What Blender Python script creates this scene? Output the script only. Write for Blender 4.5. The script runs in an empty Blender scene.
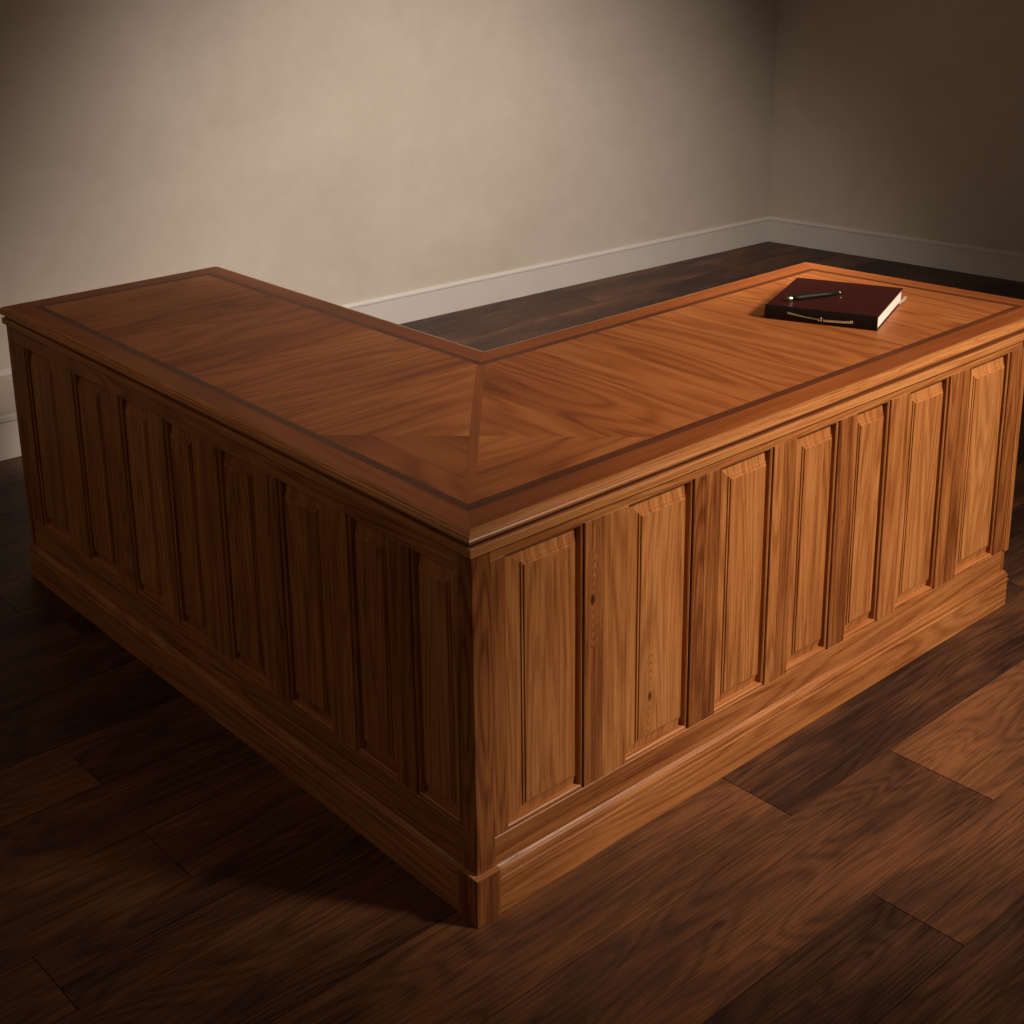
import bpy, bmesh, math, random
from mathutils import Vector, Matrix
random.seed(7)
C = bpy.context.scene
COL = C.collection
V = Vector

# ------------------------------------------------------------------ materials
def nodes(name):
    m = bpy.data.materials.new(name); m.use_nodes = True
    nt = m.node_tree
    return m, nt, nt.nodes['Principled BSDF']

def N(nt, kind, **kw):
    n = nt.nodes.new(kind)
    for k, v in kw.items():
        if k in n.inputs: n.inputs[k].default_value = v
        else: setattr(n, k, v)
    return n

def math_n(nt, op, a, b=None, c=None, clamp=False):
    n = nt.nodes.new('ShaderNodeMath'); n.operation = op; n.use_clamp = clamp
    for i, x in enumerate((a, b, c)):
        if x is None: continue
        if isinstance(x, (int, float)): n.inputs[i].default_value = x
        else: nt.links.new(x, n.inputs[i])
    return n.outputs[0]

def ramp(nt, fac, stops):
    r = nt.nodes.new('ShaderNodeValToRGB')
    e = r.color_ramp.elements
    while len(e) < len(stops): e.new(0.5)
    for el, (p, c) in zip(e, stops):
        el.position = p; el.color = (*c, 1)
    nt.links.new(fac, r.inputs[0])
    return r.outputs[0]

def wood(name, dark, mid, light, rough=.42, knots=True, ring=26, bump=.25, tone_amt=1.0, grain_c=1.0, wide=(1.1, 9.0), coat=0.0, spec=.5, ringa=.26, cl=.75):
    """Wood grain laid along U of the board UVs; the 'tone' attribute gives each board its own shade and cut."""
    m, nt, b = nodes(name)
    L = nt.links.new
    uv = N(nt, 'ShaderNodeUVMap', uv_map='grain')
    at = N(nt, 'ShaderNodeAttribute', attribute_name='tone')
    sep = N(nt, 'ShaderNodeSeparateXYZ'); L(uv.outputs[0], sep.inputs[0])
    sc = N(nt, 'ShaderNodeSeparateColor'); L(at.outputs['Color'], sc.inputs[0])
    rnd = sc.outputs[1]
    def vec(su, sv, w=0.0):
        c = nt.nodes.new('ShaderNodeCombineXYZ')
        L(math_n(nt, 'MULTIPLY', sep.outputs[0], su), c.inputs[0])
        L(math_n(nt, 'MULTIPLY', sep.outputs[1], sv), c.inputs[1])
        L(math_n(nt, 'MULTIPLY_ADD', rnd, 37.0, w), c.inputs[2])
        return c.outputs[0]
    def noise(v, detail=2.0, rgh=.5, dist=0.0):
        n = N(nt, 'ShaderNodeTexNoise', Scale=1.0, Detail=detail, Roughness=rgh, Distortion=dist)
        L(v, n.inputs['Vector']); return n.outputs[0]
    broad = noise(vec(*wide), 1.5, .45, .3)
    k1 = math_n(nt, 'MULTIPLY', sep.outputs[0], 1 / .10); k2 = math_n(nt, 'MULTIPLY', sep.outputs[1], 1 / .022)
    kk = math_n(nt, 'SUBTRACT', 1.0, math_n(nt, 'SQRT', math_n(nt, 'ADD', math_n(nt, 'MULTIPLY', k1, k1), math_n(nt, 'MULTIPLY', k2, k2))), clamp=True)
    broad = math_n(nt, 'MULTIPLY_ADD', kk, .35, broad)
    rings = math_n(nt, 'SINE', math_n(nt, 'MULTIPLY', broad, ring * 6.283 / 2))
    rings = math_n(nt, 'MULTIPLY_ADD', rings, .5, .5)
    rings = math_n(nt, 'POWER', rings, 1.8)
    fine = noise(vec(5, 230, 3.1), 3, .6)
    pore = noise(vec(22, 620, 9.7), 2, .6)
    cloud = noise(vec(2.2, 7, 5.5), 3, .55)
    f = math_n(nt, 'MULTIPLY_ADD', rings, -ringa * grain_c, .60)
    f = math_n(nt, 'ADD', f, math_n(nt, 'MULTIPLY', math_n(nt, 'SUBTRACT', fine, .5), .85 * grain_c))
    f = math_n(nt, 'ADD', f, math_n(nt, 'MULTIPLY', math_n(nt, 'SUBTRACT', cloud, .5), cl))
    pr = math_n(nt, 'MULTIPLY', math_n(nt, 'SUBTRACT', pore, .60, clamp=True), 2.2 * grain_c)
    f = math_n(nt, 'SUBTRACT', f, pr)
    f = math_n(nt, 'ADD', f, math_n(nt, 'MULTIPLY', math_n(nt, 'SUBTRACT', sc.outputs[0], .5), tone_amt))
    # a knot sits where a board's UVs pass through the origin
    ku = math_n(nt, 'MULTIPLY', sep.outputs[0], 1 / .013); kv = math_n(nt, 'MULTIPLY', sep.outputs[1], 1 / .0075)
    kd0 = math_n(nt, 'SQRT', math_n(nt, 'ADD', math_n(nt, 'MULTIPLY', ku, ku), math_n(nt, 'MULTIPLY', kv, kv)))
    f = math_n(nt, 'SUBTRACT', f, math_n(nt, 'MULTIPLY', math_n(nt, 'SUBTRACT', 1.0, kd0, clamp=True), .75))
    if knots == 'scattered':
        vo = N(nt, 'ShaderNodeTexVoronoi', Scale=1.0)
        L(vec(2.6, 6.5, 1.0), vo.inputs['Vector'])
        vsep = N(nt, 'ShaderNodeSeparateColor'); L(vo.outputs['Color'], vsep.inputs[0])
        has = math_n(nt, 'GREATER_THAN', vsep.outputs[0], .72)
        kd = math_n(nt, 'SUBTRACT', 1.0, math_n(nt, 'MULTIPLY', vo.outputs['Distance'], 13.0), clamp=True)
        f = math_n(nt, 'SUBTRACT', f, math_n(nt, 'MULTIPLY', math_n(nt, 'MULTIPLY', kd, has), .75))
    col = ramp(nt, f, [(0.0, tuple(x * .30 for x in dark)), (.28, dark), (.56, mid), (.95, light)])
    L(col, b.inputs['Base Color'])
    b.inputs['Specular IOR Level'].default_value = spec
    b.inputs['Coat Weight'].default_value = coat
    b.inputs['Coat Roughness'].default_value = .3
    rr = math_n(nt, 'MULTIPLY_ADD', fine, .18, rough - .09)
    L(rr, b.inputs['Roughness'])
    bp = N(nt, 'ShaderNodeBump', Strength=bump, Distance=.0012)
    L(f, bp.inputs['Height']); L(bp.outputs[0], b.inputs['Normal'])
    return m

def plain(name, col, rough=.5, metal=0, noise_amt=.08, scale=40, bump=0, spec=.5, coat=0):
    m, nt, b = nodes(name)
    tc = N(nt, 'ShaderNodeTexCoord')
    n = N(nt, 'ShaderNodeTexNoise', Scale=scale, Detail=4.0)
    nt.links.new(tc.outputs['Object'], n.inputs['Vector'])
    lo = tuple(c * (1 - noise_amt) for c in col); hi = tuple(min(1, c * (1 + noise_amt)) for c in col)
    nt.links.new(ramp(nt, n.outputs[0], [(.3, lo), (.7, hi)]), b.inputs['Base Color'])
    b.inputs['Roughness'].default_value = rough; b.inputs['Metallic'].default_value = metal
    b.inputs['Specular IOR Level'].default_value = spec
    b.inputs['Coat Weight'].default_value = coat
    if bump:
        bp = N(nt, 'ShaderNodeBump', Strength=bump, Distance=.002)
        nt.links.new(n.outputs[0], bp.inputs['Height']); nt.links.new(bp.outputs[0], b.inputs['Normal'])
    return m

def plaster():
    m, nt, b = nodes('wall_plaster')
    tc = N(nt, 'ShaderNodeTexCoord')
    n1 = N(nt, 'ShaderNodeTexNoise', Scale=1.6, Detail=6.0, Roughness=.62, Distortion=.4)
    n2 = N(nt, 'ShaderNodeTexNoise', Scale=14.0, Detail=5.0, Roughness=.6)
    for n in (n1, n2): nt.links.new(tc.outputs['Object'], n.inputs['Vector'])
    f = math_n(nt, 'ADD', math_n(nt, 'MULTIPLY', n1.outputs[0], .7), math_n(nt, 'MULTIPLY', n2.outputs[0], .3))
    nt.links.new(ramp(nt, f, [(.32, (.43, .368, .312)), (.52, (.475, .412, .354)), (.70, (.515, .452, .392))]), b.inputs['Base Color'])
    b.inputs['Roughness'].default_value = .9
    bp = N(nt, 'ShaderNodeBump', Strength=.12, Distance=.004)
    nt.links.new(f, bp.inputs['Height']); nt.links.new(bp.outputs[0], b.inputs['Normal'])
    return m

OAK = ((.175, .049, .012), (.372, .134, .038), (.62, .275, .095))
M_oak = wood("oiled_oak", *OAK, rough=.38, ring=34, tone_amt=.56, grain_c=.88, ringa=.20, cl=.42, wide=(.7, 9), bump=.35)
M_polish = wood('polished_oak', *OAK, rough=.27, ring=30, tone_amt=.4, ringa=.14, cl=.3, wide=(.7, 9), bump=.2, coat=.35)
M_top = wood('tabletop_oak', (.22, .056, .014), (.385, .120, .032), (.56, .220, .070), rough=.46, spec=.3, knots=False, ring=22, tone_amt=.62, grain_c=.72, wide=(.95, 6.2), ringa=.26, cl=.5)
M_border = wood('border_oak', (.20, .052, .0115), (.32, .090, .022), (.44, .145, .042), rough=.44, spec=.3, knots=False, ring=10, tone_amt=.3, grain_c=.6, cl=.4, wide=(.6, 9))
M_inlay = wood('walnut_inlay', (.085, .022, .008), (.13, .036, .012), (.19, .058, .020), rough=.42, knots=False, ring=10, tone_amt=.2, grain_c=.6)
M_floor = wood('dark_floorboards', (.036, .0155, .0105), (.096, .039, .0190), (.225, .089, .035), rough=.50, knots='scattered', ring=30, tone_amt=.85, wide=(1.4, 8.5), bump=.4, spec=.3, ringa=.15, cl=1.1)
M_gap = plain('floor_gap', (.012, .006, .004), .9)
M_wall = plaster()
M_base = plain('skirting_paint', (.53, .485, .455), .5, noise_amt=.03, scale=6)
M_ceil = plain('ceiling_paint', (.5, .47, .42), .9, noise_amt=.03, scale=6)
M_leather = plain('burgundy_leather', (.046, .0070, .0065), .42, noise_amt=.25, scale=220, bump=.35, spec=.4)
M_spine = plain('dark_leather_spine', (.0075, .0030, .0028), .5, noise_amt=.25, scale=220, bump=.3, spec=.3)
M_foil = plain('gilt_lettering', (.80, .64, .44), .5, noise_amt=.2, scale=300)
M_foil2 = plain('gilt_band', (.30, .27, .10), .5, noise_amt=.3, scale=300)
M_ribbon = plain('ribbon', (.50, .40, .34), .7)
M_pen = plain('black_lacquer', (.010, .012, .007), .5, noise_amt=.1, spec=.25)
M_steel = plain('polished_steel', (.62, .58, .52), .25, 1, noise_amt=.05)

def page_mat():
    m, nt, b = nodes('page_edges')
    tc = N(nt, 'ShaderNodeTexCoord')
    mp = N(nt, 'ShaderNodeMapping'); mp.inputs['Scale'].default_value = (3, 3, 1400)
    n = N(nt, 'ShaderNodeTexNoise', Scale=1.0, Detail=2.0)
    nt.links.new(tc.outputs['Object'], mp.inputs[0]); nt.links.new(mp.outputs[0], n.inputs['Vector'])
    nt.links.new(ramp(nt, n.outputs[0], [(.3, (.84, .80, .74)), (.6, (.93, .90, .86))]), b.inputs['Base Color'])
    b.inputs['Roughness'].default_value = .8
    return m
M_page = page_mat()

# ------------------------------------------------------------------ mesh builder
class WB:
    """Collects faces; every face carries UVs along its board's grain and the board's own tone."""
    def __init__(s): s.v = []; s.f = []; s.uv = []; s.t = []; s.sm = []
    def board(s, g, tone=None, rnd=None):
        s.g = V(g).normalized()
        s.tone = random.random() if tone is None else tone
        s.rnd = random.random() if rnd is None else rnd
        s.ou, s.ov = random.uniform(20, 29), random.uniform(20, 29)
    def face(s, pts, smooth=False):
        pts = [V(p) for p in pts]
        n = V((0, 0, 0))
        for i in range(len(pts)):                                  # Newell normal
            a, b = pts[i], pts[(i + 1) % len(pts)]
            n += V(((a.y - b.y) * (a.z + b.z), (a.z - b.z) * (a.x + b.x), (a.x - b.x) * (a.y + b.y)))
        if n.length < 1e-12: return
        n.normalize()
        w = n.cross(s.g)
        g = s.g
        if w.length < .2:
            g = n.orthogonal(); w = n.cross(g)
        w.normalize()
        if abs(w.z) > .5 and w.z < 0 or (abs(w.z) <= .5 and w.x + w.y < 0): w = -w
        i0 = len(s.v); s.v += pts; s.f.append(list(range(i0, i0 + len(pts))))
        s.uv.append([(p.dot(g) + s.ou, p.dot(w) + s.ov) for p in pts])
        s.t.append((s.tone, s.rnd)); s.sm.append(smooth)
    def prism(s, poly, z0, z1, bottom=True):
        k = len(poly)
        s.face([(x, y, z1) for x, y in poly])
        if bottom: s.face([(x, y, z0) for x, y in reversed(poly)])
        for i in range(k):
            (x0, y0), (x1, y1) = poly[i], poly[(i + 1) % k]
            s.face([(x0, y0, z0), (x1, y1, z0), (x1, y1, z1), (x0, y0, z1)])
    def build(s, name, mat, parent=None, mats=None):
        me = bpy.data.meshes.new(name)
        me.from_pydata([tuple(p) for p in s.v], [], s.f)
        me.uv_layers.new(name='grain')
        me.color_attributes.new(name='tone', type='FLOAT_COLOR', domain='CORNER')
        uvl = me.uv_layers['grain']; ca = me.color_attributes['tone']
        i = 0
        for uv, t in zip(s.uv, s.t):
            for u in uv:
                uvl.data[i].uv = u; ca.data[i].color = (t[0], t[1], 0, 1); i += 1
        me.materials.append(mat)
        bm = bmesh.new(); bm.from_mesh(me)
        bmesh.ops.remove_doubles(bm, verts=bm.verts, dist=1e-6)
        bmesh.ops.recalc_face_normals(bm, faces=bm.faces)
        bm.to_mesh(me); bm.free()
        o = bpy.data.objects.new(name, me); COL.objects.link(o)
        if parent: o.parent = parent; o.matrix_parent_inverse = Matrix()
        return o

def empty(name, label, cat):
    o = bpy.data.objects.new(name, None); COL.objects.link(o)
    o.empty_display_size = .1; o['label'] = label; o['category'] = cat
    return o
def struct(o): o['kind'] = 'structure'; return o

# a face frame: local (s along, z up, n outwards) -> world
class Frame:
    def __init__(f, o, d, n): f.o, f.d, f.n = V((*o, 0)), V((*d, 0)).normalized(), V((*n, 0)).normalized()
    def __call__(f, s, z, n): return f.o + f.d * s + f.n * n + V((0, 0, z))

def fbox(w, F, s0, s1, z0, z1, n0, n1, ch=.0012):
    """board on a face frame with eased front edges"""
    a = [(s0, z0), (s1, z0), (s1, z1), (s0, z1)]
    b = [(s0 + ch, z0 + ch), (s1 - ch, z0 + ch), (s1 - ch, z1 - ch), (s0 + ch, z1 - ch)]
    R0 = [F(s, z, n0) for s, z in a]; R1 = [F(s, z, n1 - ch) for s, z in a]; R2 = [F(s, z, n1) for s, z in b]
    for P, Q in ((R0, R1), (R1, R2)):
        for i in range(4):
            j = (i + 1) % 4; w.face([P[i], P[j], Q[j], Q[i]])
    w.face(R2); w.face(list(reversed(R0)))

def offset_poly(P, d):
    """inward offset of a counter-clockwise polygon"""
    out = []; k = len(P)
    for i in range(k):
        p0, p1, p2 = V(P[i - 1]), V(P[i]), V(P[(i + 1) % k])
        e0 = (p1 - p0).normalized(); e1 = (p2 - p1).normalized()
        n0 = V((-e0.y, e0.x)); n1 = V((-e1.y, e1.x))
        m = (n0 + n1) / (1 + n0.dot(n1))
        out.append(p1 + m * d)
    return out

def clip(poly, a, b, c):
    """keep a*x+b*y >= c"""
    out = []
    for i in range(len(poly)):
        p, q = V(poly[i]), V(poly[(i + 1) % len(poly)])
        dp, dq = a * p.x + b * p.y - c, a * q.x + b * q.y - c
        if dp >= 0: out.append(p)
        if dp * dq < 0: out.append(p + (q - p) * (dp / (dp - dq)))
    return out

def sweep(w, P, prof, tones=.5, closed=True, segs=None):
    """profile (out, z) carried round polygon P with mitred corners; grain runs along each side"""
    rings = []
    for o, z in prof:
        rings.append([V((p.x, p.y, z)) for p in offset_poly(P, -o)])
    k = len(P)
    for i in (segs if segs is not None else range(k)):
        j = (i + 1) % k
        d = V((P[j][0] - P[i][0], P[j][1] - P[i][1], 0))
        w.board(d, tones + random.uniform(-.12, .12))
        for a in range(len(prof) if closed else len(prof) - 1):
            b = (a + 1) % len(prof)
            w.face([rings[a][i], rings[a][j], rings[b][j], rings[b][i]])

# ------------------------------------------------------------------ desk
H = .76
A1 = math.radians(0.96)
desk = empty('office_desk', 'large L-shaped oak desk with raised-panel fronts standing on dark floorboards', 'desk')
FR = Frame((0, 0), (1, 0), (0, -1))
FL = Frame((0, 0), (math.sin(A1), math.cos(A1)), (-math.cos(A1), math.sin(A1)))
LX, LY = 1.780, 1.874

# outline of the top, counter-clockwise from the near corner
A = V((-.0095, -.008)); F_ = V((1.946, .001)); TR = V((1.869, .733)); IN = V((.666, .730)); TB = V((.655, 1.868)); TL = V((.021, 1.880))
OUT = [A, F_, TR, IN, TB, TL]
edge = offset_poly(OUT, .0125)
P1 = offset_poly(OUT, .064); P2 = offset_poly(OUT, .082)
P1[0] = V((.047, .062)); P2[0] = V((.068, .086))
w = WB()
for i in range(6):                                              # border boards, mitred
    j = (i + 1) % 6
    w.board((*(edge[j] - edge[i]), 0), .45 + random.uniform(-.2, .2))
    w.face([(*edge[i], H), (*edge[j], H), (*P1[j], H), (*P1[i], H)])
w.board((1, 0, 0), .3)
w.face([(*p, H - .020) for p in reversed(edge)])
for i in range(6):
    j = (i + 1) % 6
    w.face([(*edge[i], H - .020), (*edge[j], H - .020), (*edge[j], H), (*edge[i], H)])
w.board((1, 0, 0), .3); w.face([(*p, H) for p in P2] )          # bed under the field boards
top = w.build('tabletop_border', M_border, desk)
# the bed face is removed again: the field boards close it
bm = bmesh.new(); bm.from_mesh(top.data)
bad = [f for f in bm.faces if abs(f.calc_center_median().z - H) < 1e-5 and len(f.verts) == 6]
bmesh.ops.delete(bm, geom=bad, context='FACES'); bm.to_mesh(top.data); bm.free()

w = WB()
for i in range(6):
    j = (i + 1) % 6
    w.board((*(P1[j] - P1[i]), 0), .5 + random.uniform(-.15, .15))
    w.face([(*P1[i], H), (*P1[j], H), (*P2[j], H), (*P2[i], H)])
inlay = w.build('walnut_inlay', M_inlay, desk)
inlay['label'] = 'dark walnut inlay strip running round the tabletop'

# field: two arms meeting in a mitre
a0, c0 = P2[0], P2[3]
md = (c0 - a0).normalized(); mn = V((-md.y, md.x)); mc = mn.dot(a0)
hw = .0098
left_field = [a0, c0, P2[4], P2[5]]
right_field = [a0, P2[1], P2[2], c0]
LF = clip(left_field, mn.x, mn.y, mc + hw)
RF = clip(right_field, -mn.x, -mn.y, -mc + hw)
SUM = .615
w = WB()
def strips(w, poly, g, across, cuts, tones):
    for k in range(len(cuts) - 1):
        q = clip(clip(poly, *across, cuts[k]), -across[0], -across[1], -cuts[k + 1])
        if len(q) > 2:
            w.board((*g, 0), tones[k % len(tones)])
            w.face([(*p, H) for p in q])
up = clip(LF, 1, 1, SUM); lo = clip(LF, -1, -1, -SUM)
strips(w, up, (1, .0), (0, 1), [0, .355, .455, .575, .66, .78, .93, 1.04, 1.17, 1.26, 1.39, 1.50, 1.64, 1.72, 2], [.74, .60, .48, .72, .46, .52, .66, .40, .50, .60, .36, .46, .56])
strips(w, lo, (math.sin(A1), math.cos(A1)), (1, 0), [0, .135, .215, .40], [.52, .44, .30])
up = clip(RF, 1, 1, SUM); lo = clip(RF, -1, -1, -SUM)
strips(w, up, (0, 1), (1, 0), [0, .36, .47, .60, .75, .87, .99, 1.12, 1.25, 1.38, 1.50, 1.63, 1.75, 2], [.70, .50, .38, .46, .54, .44, .52, .60, .46, .56, .48, .60, .5])
strips(w, lo, (1, .0), (0, 1), [0, .125, .205, .40], [.56, .42, .68])
w.build('tabletop_field', M_top, desk)
w = WB()
w.board((*md, 0), .55)
e0, e1 = a0, c0
strip = [a0 - mn * hw * .0, a0 + V((0, 0)), c0, c0]
q = clip(clip([P2[0], P2[1], P2[2], P2[3]], mn.x, mn.y, mc - hw), -mn.x, -mn.y, -mc)
q2 = clip(clip([P2[0], P2[3], P2[4], P2[5]], -mn.x, -mn.y, -mc - hw), mn.x, mn.y, mc)
w.face([(*p, H) for p in q]); w.face([(*p, H) for p in q2])
ms = w.build('mitre_strip', M_border, desk)
ms['label'] = 'reddish strip covering the mitre between the two arms'

# moulded nosing, recess and cornice
def Hz(l): return [(o, H + z) for o, z in l]
w = WB()
sweep(w, OUT, Hz([(-.0125, 0), (-.0075, -.0008), (-.0040, -.0024), (-.0020, -.0042), (-.0012, -.0048), (.0006, -.0054), (.0024, -.0072), (.0028, -.0084), (.0046, -.0092), (.0062, -.0116), (.0064, -.0140), (.0050, -.0172), (.0020, -.0192), (-.0125, -.0198)]), .80, closed=True)  # lighter tone puts the edge highlight into the wood colour
w.build('moulded_nosing', M_polish, desk)
w = WB()
COR = [FR(0, 0, 0).xy, V((LX + .0, 0)), V((LX - .015, .66)), V((.600, .66)), V((.592, LY - .005)), FL(LY, 0, 0).xy]
sweep(w, COR, Hz([(-.01, -.0195), (.0010, -.0195), (.0010, -.0300), (-.01, -.0300)]), .25)
rec = w.build('shadow_moulding', M_inlay, desk)  # dark walnut colour stands in for the shadow line below the nosing
rec['label'] = 'recessed strip under the nosing, coloured dark for its shade'
w = WB()
sweep(w, COR, Hz([(-.012, -.0300), (.0065, -.0300), (.0080, -.0312), (.0080, -.0455), (.0068, -.0468), (-.012, -.0468)]), .84)  # pale tone paints in the bright, lit look of the cornice
w.build('cornice', M_oak, desk)

# face boards
ZT = H - .0468                                                   # underside of the cornice
DB = -.022                                                       # back of the face frame
def face_side(F, length, openings, z0, z1, margins, post_w=.040, tones=None, knots={}, pknots={}):
    # top and bottom rails
    w = WB(); w.board(F.d, .62); fbox(w, F, post_w, length - .02, z1, ZT, DB, 0, .0008); w.build('top_rail', M_oak, desk)
    w = WB(); w.board(F.d, .50); fbox(w, F, post_w, length - .028, .088, z0, DB, 0, .0010); w.build('bottom_rail', M_oak, desk)
    edges = [post_w] + [x for o in openings for x in o] + [length - .018]
    for k in range(0, len(edges), 2):
        w = WB()
        sa, sb = edges[k], edges[k + 1]
        ta, tb = tones[k // 2] if tones else (random.uniform(.3, .6), random.uniform(.45, .7))
        if sb - sa > .072 and k:                                 # wide stiles are glued up from two boards
            mid = sa + (sb - sa) * (.42 if tones else random.uniform(.36, .5))
            w.board((0, 0, 1), ta)
            if k // 2 in knots: w.ov, w.ou = -knots[k // 2][0], -knots[k // 2][1]
            fbox(w, F, sa, mid, z0, z1, DB, 0, .0006)
            w.board((0, 0, 1), tb); fbox(w, F, mid, sb, z0, z1, DB, 0, .0006)
        else:
            w.board((0, 0, 1), ta); fbox(w, F, sa, sb, z0, z1, DB, 0, .0010)
        w.build('stile', M_oak, desk)
    for pi_, ((sa, sb), mg) in enumerate(zip(openings, margins)):
        # raised panel: nested loops with their own inset on each side
        w = WB()
        near, far = mg, .016
        loops = [(0, 0, 0, 0, -.031), (.0045, .0118, .003, .003, -.031), (.006, .0125, .005, .005, -.0168), (near, .0145, .0300, .0270, -.0122),
                 (near + .0005, .0150, .0306, .0275, -.0098), (near + .0045, .0165, .0350, .0310, -.0096), (near + .005, .0172, .0358, .0318, -.0072), (near + .007, .019, .0375, .0335, -.0066)]
        R = []
        for a, b, t, bo, n in loops:
            R.append([F(sa + a, z0 + bo, n), F(sb - b, z0 + bo, n), F(sb - b, z1 - t, n), F(sa + a, z1 - t, n)])
        tn = random.uniform(.52, .78)
        w.board((0, 0, 1), tn); rr = w.rnd
        for P, Q in zip(R, R[1:]):
            for i in range(4):
                j = (i + 1) % 4; w.face([P[i], P[j], Q[j], Q[i]])
        # field glued up from two or three boards
        f = loops[-1]; s0, s1, q0, q1, n = sa + f[0], sb - f[1], z0 + f[3], z1 - f[2], f[4]
        c1 = s0 + (s1 - s0) * random.uniform(.28, .42); c2 = s0 + (s1 - s0) * random.uniform(.6, .8)
        for x0, x1, tt in ((s0, c1, tn), (c1, c2, tn + random.uniform(-.09, .05)), (c2, s1, tn + random.uniform(-.12, .03))):
            w.board((0, 0, 1), tt)
            if pi_ in pknots and x0 < pknots[pi_][0] <= x1: w.ov, w.ou = -pknots[pi_][0], -pknots[pi_][1]
            w.face([F(x0, q0, n), F(x1, q0, n), F(x1, q1, n), F(x0, q1, n)])
        pn = w.build('raised_panel', M_oak, desk)
        # stepped moulding lining the opening
        w = WB()
        prof = [(0, -.031), (0, -.0062), (.0012, -.0046), (.0040, -.0046), (.0060, -.0066), (.0064, -.031)]
        rings = []
        for i_, n_ in prof:
            rings.append([F(sa + i_, z0 + i_, n_), F(sb - i_, z0 + i_, n_), F(sb - i_, z1 - i_, n_), F(sa + i_, z1 - i_, n_)])
        for i in range(4):
            j = (i + 1) % 4
            w.board(F.d if i % 2 == 0 else (0, 0, 1), .62)
            for P, Q in zip(rings, rings[1:]): w.face([P[i], P[j], Q[j], Q[i]])
        w.build('panel_moulding', M_oak, pn)

OPR = [(.074, .264), (.376, .557), (.636, .799), (.872, 1.019), (1.079, 1.207), (1.279, 1.443), (1.532, 1.711)]
OPL = [(.047, .172), (.230, .362), (.442, .597), (.683, .828), (.927, 1.054), (1.128, 1.265), (1.358, 1.508), (1.618, 1.782)]
face_side(FR, LX, OPR, .155, .692, [.045, .038, .033, .033, .022, .030, .030],
          tones=[(.5, .5), (.40, .66), (.20, .20), (.62, .30), (.30, .56), (.56, .34), (.50, .26), (.36, .5)], knots={1: (.284, .536)}, pknots={1: (.449, .270)})
face_side(FL, LY, OPL, .176, .672, [.026, .026, .030, .028, .026, .026, .028, .030], post_w=.034)

# corner and end posts, standing a touch proud of the rails
def lpoly(F, pts): return [F(s, 0, n).xy for s, n in pts]
w = WB(); w.board((0, 0, 1), .40)
pp = .0022
cpoly = [FR(0, 0, pp).xy + V((-pp * .7, 0)), FR(.040, 0, pp).xy, FR(.040, 0, DB).xy, V((.022, .022)), FL(.034, 0, DB).xy, FL(.034, 0, pp).xy]
w.prism(cpoly, .098, ZT)
w.build('corner_post', M_oak, desk)
w = WB(); w.board((0, 0, 1), .5)
w.prism([V((LX - .018, -.001)), V((LX + .002, -.001)), V((LX + .002, .03)), V((LX - .018, .03))], .150, ZT)
w.board((0, 0, 1), .4); w.prism([V((LX - .028, .002)), V((LX - .010, .002)), V((LX - .010, .03)), V((LX - .028, .03))], .03, .150)
w.build('end_post', M_oak, desk)
w = WB(); w.board((0, 0, 1), .45)
w.prism(lpoly(FL, [(LY - .020, -.03), (LY - .020, .001), (LY + .001, .001), (LY + .001, -.03)][::-1]), .088, ZT)
w.build('end_post', M_oak, desk)

# plinth with moulded cap
PL = [V((0, 0)), V((LX - .012, 0)), V((LX - .026, .655)), V((.600, .655)), V((.592, LY - .008)), FL(LY - .002, 0, 0).xy]
w = WB()
sweep(w, PL, [(-.015, .001), (.0090, .001), (.0090, .0700), (-.015, .0700)], .5)
pl = w.build('plinth', M_oak, desk)
w = WB()
sweep(w, PL, [(-.015, .0700), (.0102, .0700), (.0112, .0720), (.0098, .0742), (.0076, .0752), (.0092, .0800), (.0088, .0850), (.0066, .0900), (.0030, .0945), (-.0005, .0978), (-.015, .0978)], .6)
w.build('plinth_cap', M_oak, pl)
w = WB(); w.board((0, 0, 1), .34)                              # corner block
cb = [V((-.0118, -.0122)), V((.043, -.0122)), V((.043, .01)), V((.01, .01)), FL(.043, 0, -.01).xy, FL(.043, 0, .0115).xy]
w.prism(cb, .001, .0965)
cbk = w.build('plinth_corner_block', M_oak, desk)
w = WB(); w.board((1, 0, 0), .8)
w.prism([V((-.0125, -.0130)), V((.0436, -.0130)), V((.0436, .01)), V((.01, .01)), FL(.0436, 0, -.01).xy, FL(.0436, 0, .0123).xy], .0965, .0985)
w.build('block_lip', M_oak, cbk)

# plain boards closing the end and the inner side
w = WB()
def wallboard(p, q, z0, z1, tone, t=.016):
    p, q = V(p), V(q); d = (q - p).normalized(); n = V((-d.y, d.x)) * t
    w.board((0, 0, 1), tone); w.prism([p, q, q + n, p + n], z0, z1)
wallboard((LX - .006, .032), (LX - .022, .640), .03, ZT, .4)
wallboard((LX - .022, .640), (.612, .640), .03, ZT, .42)
wallboard((.596, .660), (.586, LY - .02), .03, ZT, .42)
wallboard((.575, LY - .012), (.06, LY - .003), .03, ZT, .4)
w.build('back_panel', M_oak, desk)

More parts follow.
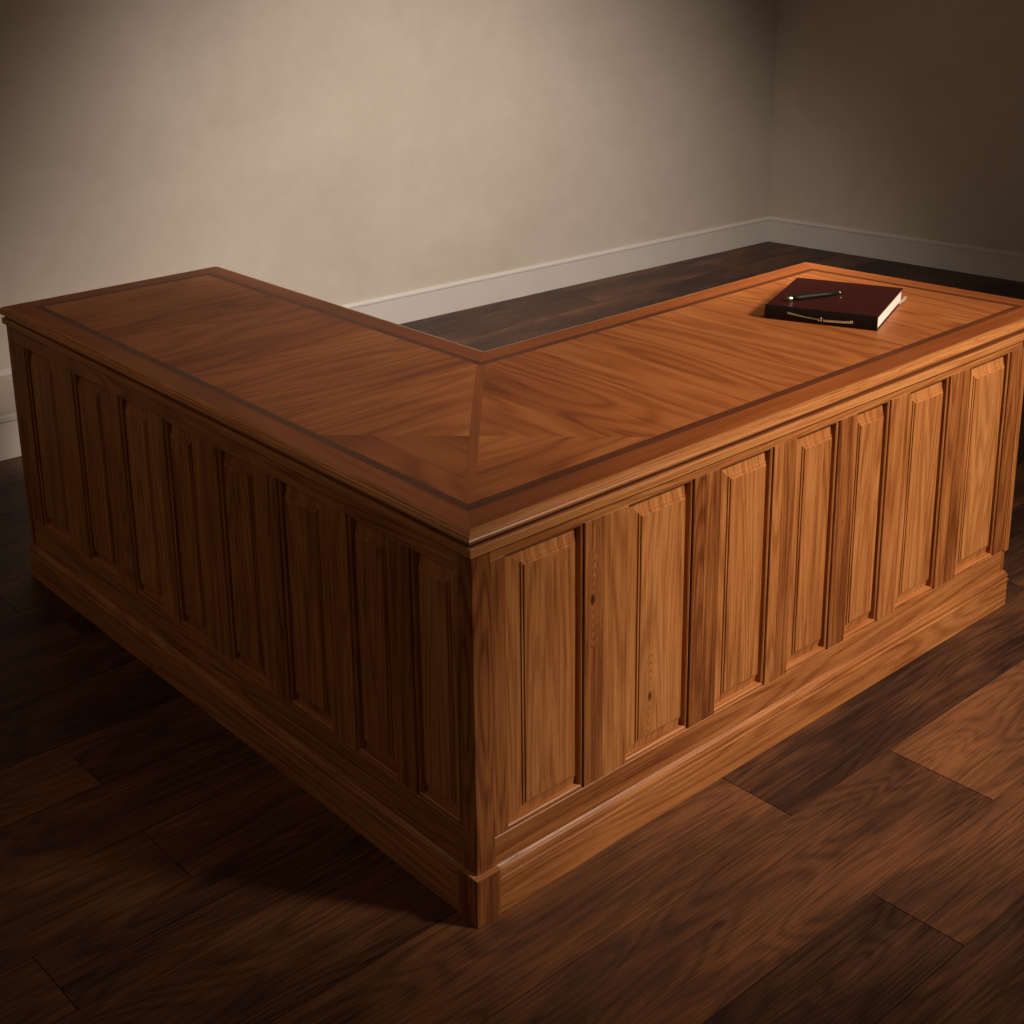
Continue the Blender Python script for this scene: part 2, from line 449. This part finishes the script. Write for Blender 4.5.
# ------------------------------------------------------------------ room
w = WB()
rows = [-3.4, -3.0, -2.78, -2.38, -2.16, -1.78, -1.56, -1.28, -1.05, -.83, -.619, -.43, -.185, .05, .29, .46, .652, .85, 1.045, 1.27, 1.47, 1.70, 1.90, 2.12, 2.33, 2.55, 2.75, 2.97, 3.2, 3.6]
joints = {-.185: [-1.1, .6590, 1.9, 3.1], -.43: [-.9, .996, 2.3, 3.5], -.619: [-.75, .577, 1.75, 3.0], .85: [-1.5, -.293, .9, 2.2, 3.4], .652: [-.9, .35, 1.6, 2.7, 3.9]}
tones = {(-.185, 0): .78, (-.185, 1): .62, (-.185, 2): .34, (-.43, 0): .3, (-.43, 1): .50, (-.43, 2): .72, (-.619, 1): .26, (-.619, 2): .5, (-.619, 0): .55}
g = .0011
for y0, y1 in zip(rows, rows[1:]):
    js = joints.get(y0)
    if js is None:
        js = []; x = -3.2 + random.uniform(0, 1)
        while x < 5: js.append(x); x += random.uniform(.9, 1.5)
    xs = [-4.2] + js + [5.4]
    for k in range(len(xs) - 1):
        w.board((1, 0, 0), tones.get((y0, k), random.uniform(.25, .7) if y0 < 1 else random.uniform(.26, .40)))
        x0, x1, z = xs[k] + g, xs[k + 1] - g, 0
        a0_, b0_ = y0 + g, y1 - g
        w.face([(x0, a0_, z), (x1, a0_, z), (x1, b0_, z), (x0, b0_, z)])
        c = [(x0, a0_), (x1, a0_), (x1, b0_), (x0, b0_)]
        for i in range(4):
            p, q = c[i], c[(i + 1) % 4]
            w.face([(*p, 0), (*p, -.006), (*q, -.006), (*q, 0)])
fl = struct(w.build('floor', M_floor))
w = WB(); w.board((1, 0, 0)); w.prism([(-4.2, -3.4), (5.4, -3.4), (5.4, 3.6), (-4.2, 3.6)], -.05, -.005)
w.build('subfloor', M_gap, fl)

CR = V((4.619, 2.989))
dA = V((-1, .0564)).normalized()            # back wall runs left from the corner
dB = (V((4.792, 1.616)) - CR).normalized()  # right wall runs towards the viewer
nA = V((-dA.y, dA.x)); nA = nA if nA.y < 0 else -nA
nB = V((-dB.y, dB.x)); nB = nB if nB.x < 0 else -nB
ZC = 2.9
def slab(name, p, q, n, th, z0, z1, mat):
    w = WB(); w.board((1, 0, 0))
    w.prism([p, q, q - n * th, p - n * th], z0, z1)
    return struct(w.build(name, mat))
LA, LBw = 8.2, 5.6
slab('wall_back', CR - dA * .1, CR + dA * LA, nA, .1, 0, ZC, M_wall)
slab('wall_right', CR, CR + dB * LBw, nB, .1, 0, ZC, M_wall)
def baseboard(name, p, q, n, h, p_in=0):
    w = WB(); w.board((1, 0, 0))
    prof = [(0, 0.0), (.014, 0.0), (.014, h - .020), (.016, h - .017), (.016, h - .010), (.012, h - .004), (.006, h), (0, h)]
    d = (q - p).normalized()
    for (o0, z0), (o1, z1) in zip(prof, prof[1:]):
        a, b = p + n * o0 + d * o0 * p_in, p + n * o1 + d * o1 * p_in
        w.face([(*a, z0), (*(q + n * o0), z0), (*(q + n * o1), z1), (*b, z1)])
    for e in (p, q):
        w.face([(*(e + n * o + (d * o * p_in if e is p else V((0, 0)))), z) for o, z in prof])
    return struct(w.build(name, M_base))
baseboard('baseboard_back', CR, CR + dA * LA, nA, .133)
baseboard('baseboard_right', CR + dB * .0, CR + dB * LBw, nB, .133)
# low boxed ledge against the back wall at the left
E0 = CR + dA * 3.72; E0 = V((.95, 0)); t0 = (CR.x - .95) / -dA.x
q0 = CR + dA * t0; q1 = CR + dA * LA
w = WB(); w.board((1, 0, 0))
fr0, fr1 = q0 + nA * .46, q1 + nA * .46
w.prism([fr0, q0 + nA * .015, q1 + nA * .015, fr1][::-1], 0.0, .143)
lg = struct(w.build('trim_1', M_wall))
w = WB(); w.board((1, 0, 0))
prof = [(0, 0.0), (.012, 0.0), (.012, .128), (.017, .131), (.017, .146), (.012, .150), (0, .150)]
for (o0, z0), (o1, z1) in zip(prof, prof[1:]):
    w.face([(*(fr0 + nA * o0), z0), (*(fr1 + nA * o0), z0), (*(fr1 + nA * o1), z1), (*(fr0 + nA * o1), z1)])
w.face([(*(fr0 + nA * o), z) for o, z in prof]); w.face([(*(fr1 + nA * o), z) for o, z in prof])
struct(w.build('trim_2', M_base))
w = WB(); w.board((1, 0, 0))
b0, b1 = q0, q1
w.prism([b0 + nA * .030, b0, b1, b1 + nA * .030][::-1], .143, .166)
struct(w.build('trim_3', M_base))

# ------------------------------------------------------------------ book
bt = .0345
book = empty('hardcover_book', 'burgundy leather hardcover book lying closed on the right arm of the desk', 'book')
O = V((1.429, .195)); us = V((-.372, .928)).normalized(); ua = V((us.y, -us.x))   # along the spine, across the cover
FB = Frame(O, us, -ua)   # s along spine, n outwards from the spine
SL, WD = .272, .288
def bp_(s, a, z): p = O + us * s + ua * a; return V((p.x, p.y, H + z))
def bbox(w, s0, s1, a0, a1, z0, z1, ch=.0012):
    lo = [bp_(s, a, z0) for s, a in ((s0, a0), (s1, a0), (s1, a1), (s0, a1))]
    mi = [bp_(s, a, z1 - ch) for s, a in ((s0, a0), (s1, a0), (s1, a1), (s0, a1))]
    hi = [bp_(s, a, z1) for s, a in ((s0 + ch, a0 + ch), (s1 - ch, a0 + ch), (s1 - ch, a1 - ch), (s0 + ch, a1 - ch))]
    for P, Q in ((lo, mi), (mi, hi)):
        for i in range(4): w.face([P[i], P[(i + 1) % 4], Q[(i + 1) % 4], Q[i]])
    w.face(hi); w.face(lo[::-1])
w = WB(); w.board((1, 0, 0)); bbox(w, 0, SL, .003, WD, .0005, .0035); w.build('back_cover', M_leather, book)
w = WB(); w.board((1, 0, 0)); bbox(w, 0, SL, .003, WD, bt - .003, bt + .0005); fc = w.build('front_cover', M_leather, book)
# spine: gently rounded board
w = WB(); w.board((1, 0, 0))
prof = []
for k in range(9):
    t = k / 8; z = .0005 + t * bt; o = .0035 * math.sin(math.pi * t)
    prof.append((-o, z))
for (a, z), (b, z2) in zip(prof, prof[1:]):
    w.face([bp_(0, a, z), bp_(SL, a, z), bp_(SL, b, z2), bp_(0, b, z2)])
    w.face([bp_(0, a, z), bp_(0, b, z2), bp_(0, .0045, z2), bp_(0, .0045, z)])
    w.face([bp_(SL, a, z), bp_(SL, b, z2), bp_(SL, .0045, z2), bp_(SL, .0045, z)])
w.face([bp_(0, .0045, .0005), bp_(SL, .0045, .0005), bp_(SL, .0045, bt + .0005), bp_(0, .0045, bt + .0005)])
w.face([bp_(0, 0, bt + .0005), bp_(SL, 0, bt + .0005), bp_(SL, .0045, bt + .0005), bp_(0, .0045, bt + .0005)])
sp = w.build('spine', M_spine, book)
w = WB(); w.board((1, 0, 0)); bbox(w, .0025, SL - .004, .0048, WD - .006, .0035, bt - .003, .0004)
pg = w.build('page_block', M_page, book); pg['label'] = 'white page edges'

# lettering on the spine: a gilt band running into a line of small script
def tube(w, pts, r):
    """little flat-backed bar following pts, given in spine coordinates (s, z)"""
    for (s0, z0, r0), (s1, z1, r1) in zip(pts, pts[1:]):
        d = V((s1 - s0, z1 - z0)); d = d.normalized() if d.length else V((1, 0)); n = V((-d.y, d.x))
        c = [(s0 + n.x * r0, z0 + n.y * r0), (s1 + n.x * r1, z1 + n.y * r1), (s1 - n.x * r1, z1 - n.y * r1), (s0 - n.x * r0, z0 - n.y * r0)]
        def P(s, z, o):
            t = (z - .0005) / bt; return bp_(s, -.0035 * math.sin(math.pi * min(1, max(0, t))) - o, z)
        f = [P(s, z, .0006) for s, z in c]; b = [P(s, z, -.0002) for s, z in c]
        w.face(f)
        for i in range(4): w.face([f[i], f[(i + 1) % 4], b[(i + 1) % 4], b[i]])
# in the picture the spine is read from its far (left) end at s=SL to its near end at s=0
def mid(t): return .0205 - .0080 * math.sin(min(t / .62, 1) * 1.57) + (.0035 * max(0, t - .6) / .4)   # sagging baseline
def st(t): return .216 - t * (.216 - .052)
w = WB(); w.board((1, 0, 0))
tube(w, [(st(0), mid(0) + .0010, .0022), (st(.12), mid(.12) + .0006, .0020), (st(.3), mid(.3), .0017), (st(.46), mid(.46) - .0004, .0010)], 0)
w.build('gilt_line', M_foil2, sp)
w = WB(); w.board((1, 0, 0))
r = .00105
def T(t, dz): return (st(t), mid(t) + dz, r)
t = .47
tube(w, [T(t, .001), T(t - .012, -.001), T(t, -.0028), T(t + .012, -.0022)], 0); t += .035
tube(w, [T(t + .004, .0065), T(t + .002, .002), T(t, -.0028), T(t + .015, -.0026)], 0); tube(w, [T(t - .012, .003), T(t + .018, .0042)], 0); t += .045
for k in range(9):                                               # even run of small rounded script strokes
    tube(w, [T(t, .0018), T(t - .006, -.0008), T(t + .004, -.0030), T(t + .018, -.0022), T(t + .022, .0014), T(t + .024, -.0028), T(t + .034, -.0022)], 0)
    t += .042
tube(w, [T(t + .010, .0038), T(t + .008, -.0030), T(t + .024, -.0026)], 0); tube(w, [T(t - .004, .0016), T(t + .026, .0018)], 0)
t += .034
tube(w, [T(t, .0036), T(t + .004, -.0032)], 0)
w.build('script_lettering', M_foil, sp)

# page ribbon peeping out at the right
w = WB(); w.board((1, 0, 0))
def rb(a, s, z): return bp_(s, a, z)
pts = [(.225, .012, .0045), (.245, -.003, .0048), (.275, -.009, .0062), (.303, -.009, .0085)]
for k in range(len(pts) - 1):
    (a0_, s0_, z0_), (a1_, s1_, z1_) = pts[k], pts[k + 1]
    for dz in (0, .0006):
        w.face([rb(a0_, s0_, z0_ + dz), rb(a1_, s1_, z1_ + dz), rb(a1_, s1_ + .007, z1_ + dz + .001), rb(a0_, s0_ + .007, z0_ + dz + .001)])
rbn = w.build('ribbon_marker', M_ribbon, book); rbn['label'] = 'pale ribbon marker end sticking out'

# ------------------------------------------------------------------ pen
PZ = H + bt + .0005
pen = empty('fountain_pen', 'slim black pen with polished metal ends lying on the burgundy book', 'pen')
p0, p1 = V((1.384, .429, PZ + .0068)), V((1.534, .372, PZ + .0058))
pd = (p1 - p0); PLn = pd.length; pd.normalize()
pu = V((0, 0, 1)); ps = pd.cross(pu).normalized(); pu = ps.cross(pd)
def lathe(name, prof, mat, parent, seg=20):
    bm = bmesh.new(); rings = []
    for t, r in prof:
        c = p0 + pd * t
        rings.append([bm.verts.new(c + (ps * math.cos(a) + pu * math.sin(a)) * r) for a in [2 * math.pi * i / seg for i in range(seg)]])
    for a, b in zip(rings, rings[1:]):
        for i in range(seg):
            f = bm.faces.new([a[i], a[(i + 1) % seg], b[(i + 1) % seg], b[i]]); f.smooth = True
    bm.faces.new(rings[0][::-1]); bm.faces.new(rings[-1])
    me = bpy.data.meshes.new(name); bm.to_mesh(me); bm.free(); me.materials.append(mat)
    o = bpy.data.objects.new(name, me); COL.objects.link(o); o.parent = parent
    return o
lathe('barrel', [(.018, .0054), (.040, .0060), (.085, .0060), (.120, .0054), (PLn - .010, .0044)], M_pen, pen)
lathe('pen_cap', [(.003, .0035), (.006, .0052), (.010, .0060), (.014, .0064), (.0182, .0064), (.0185, .0056)], M_steel, pen)
lathe('pen_tip', [(PLn - .0105, .0046), (PLn - .006, .0040), (PLn - .001, .0022), (PLn + .002, .0010)], M_steel, pen)
w = WB(); w.board((1, 0, 0))
def pc(t, s, u): return p0 + pd * t + ps * s + pu * u
for (t0_, u0), (t1_, u1) in (((.006, .0050), (.010, .0085)), ((.010, .0085), (.044, .0074)), ((.044, .0074), (.048, .0060))):
    a = [pc(t0_, -.0012, u0), pc(t1_, -.0012, u1), pc(t1_, .0012, u1), pc(t0_, .0012, u0)]
    b = [p - pu * .0009 for p in a]
    w.face(a); w.face(b[::-1])
    for i in range(4): w.face([a[i], a[(i + 1) % 4], b[(i + 1) % 4], b[i]])
w.build('pen_clip', M_pen, pen)

# ------------------------------------------------------------------ camera
yaw, pit, rol = .838105, .293644, -.0114097
fw = V((math.cos(yaw) * math.cos(pit), math.sin(yaw) * math.cos(pit), -math.sin(pit)))
rt = V((math.sin(yaw), -math.cos(yaw), 0)); upv = rt.cross(fw)
r2 = rt * math.cos(rol) + upv * math.sin(rol); u2 = r2.cross(fw)
cam = bpy.data.cameras.new('camera'); co = bpy.data.objects.new('camera', cam); COL.objects.link(co)
m = Matrix((r2, u2, -fw)).transposed().to_4x4(); m.translation = V((-1.39268, -1.65424, 1.74269))
co.matrix_world = m
cam.sensor_width = 36; cam.lens = 1444.6 / 1024 * 36
cam.shift_x = 0; cam.shift_y = -(512 - 336.88) / 1024
cam.clip_start = .05
C.camera = co

# ------------------------------------------------------------------ light
def aim(o, t): o.rotation_euler = (V(t) - o.location).to_track_quat('-Z', 'Y').to_euler()
def spot(name, loc, tgt, energy, angle, blend, radius, col):
    l = bpy.data.lights.new(name, 'SPOT'); l.energy = energy; l.spot_size = math.radians(angle); l.spot_blend = blend
    l.shadow_soft_size = radius; l.color = col
    o = bpy.data.objects.new(name, l); COL.objects.link(o); o.location = loc; aim(o, tgt); return o
spot('key_spot', (1.75, -2.35, 2.75), (1.20, .0, .53), 640, 47, 1.0, .28, (1.0, .82, .63))
spot('wall_spot', (1.5, -.15, 2.85), (2.50, 3.1, -.35), 770, 66, 1.0, .25, (1.0, .88, .76))
def area(name, loc, tgt, energy, size, col):
    l = bpy.data.lights.new(name, 'AREA'); l.energy = energy; l.size = size; l.color = col
    o = bpy.data.objects.new(name, l); COL.objects.link(o); o.location = loc; aim(o, tgt); return o
area('left_fill', (-2.3, 1.7, 2.6), (.05, .25, .45), 4.8, .9, (1.0, .74, .50))  # added warm fill for the left face; no window is built there
wd = bpy.data.worlds.new('World'); C.world = wd; wd.use_nodes = True
wd.node_tree.nodes['Background'].inputs[0].default_value = (1.0, .72, .50, 1)
wd.node_tree.nodes['Background'].inputs[1].default_value = .076

C.view_settings.view_transform = 'Standard'; C.view_settings.look = 'None'
C.view_settings.gamma = 1; C.view_settings.use_curve_mapping = False
C.view_settings.exposure = 0
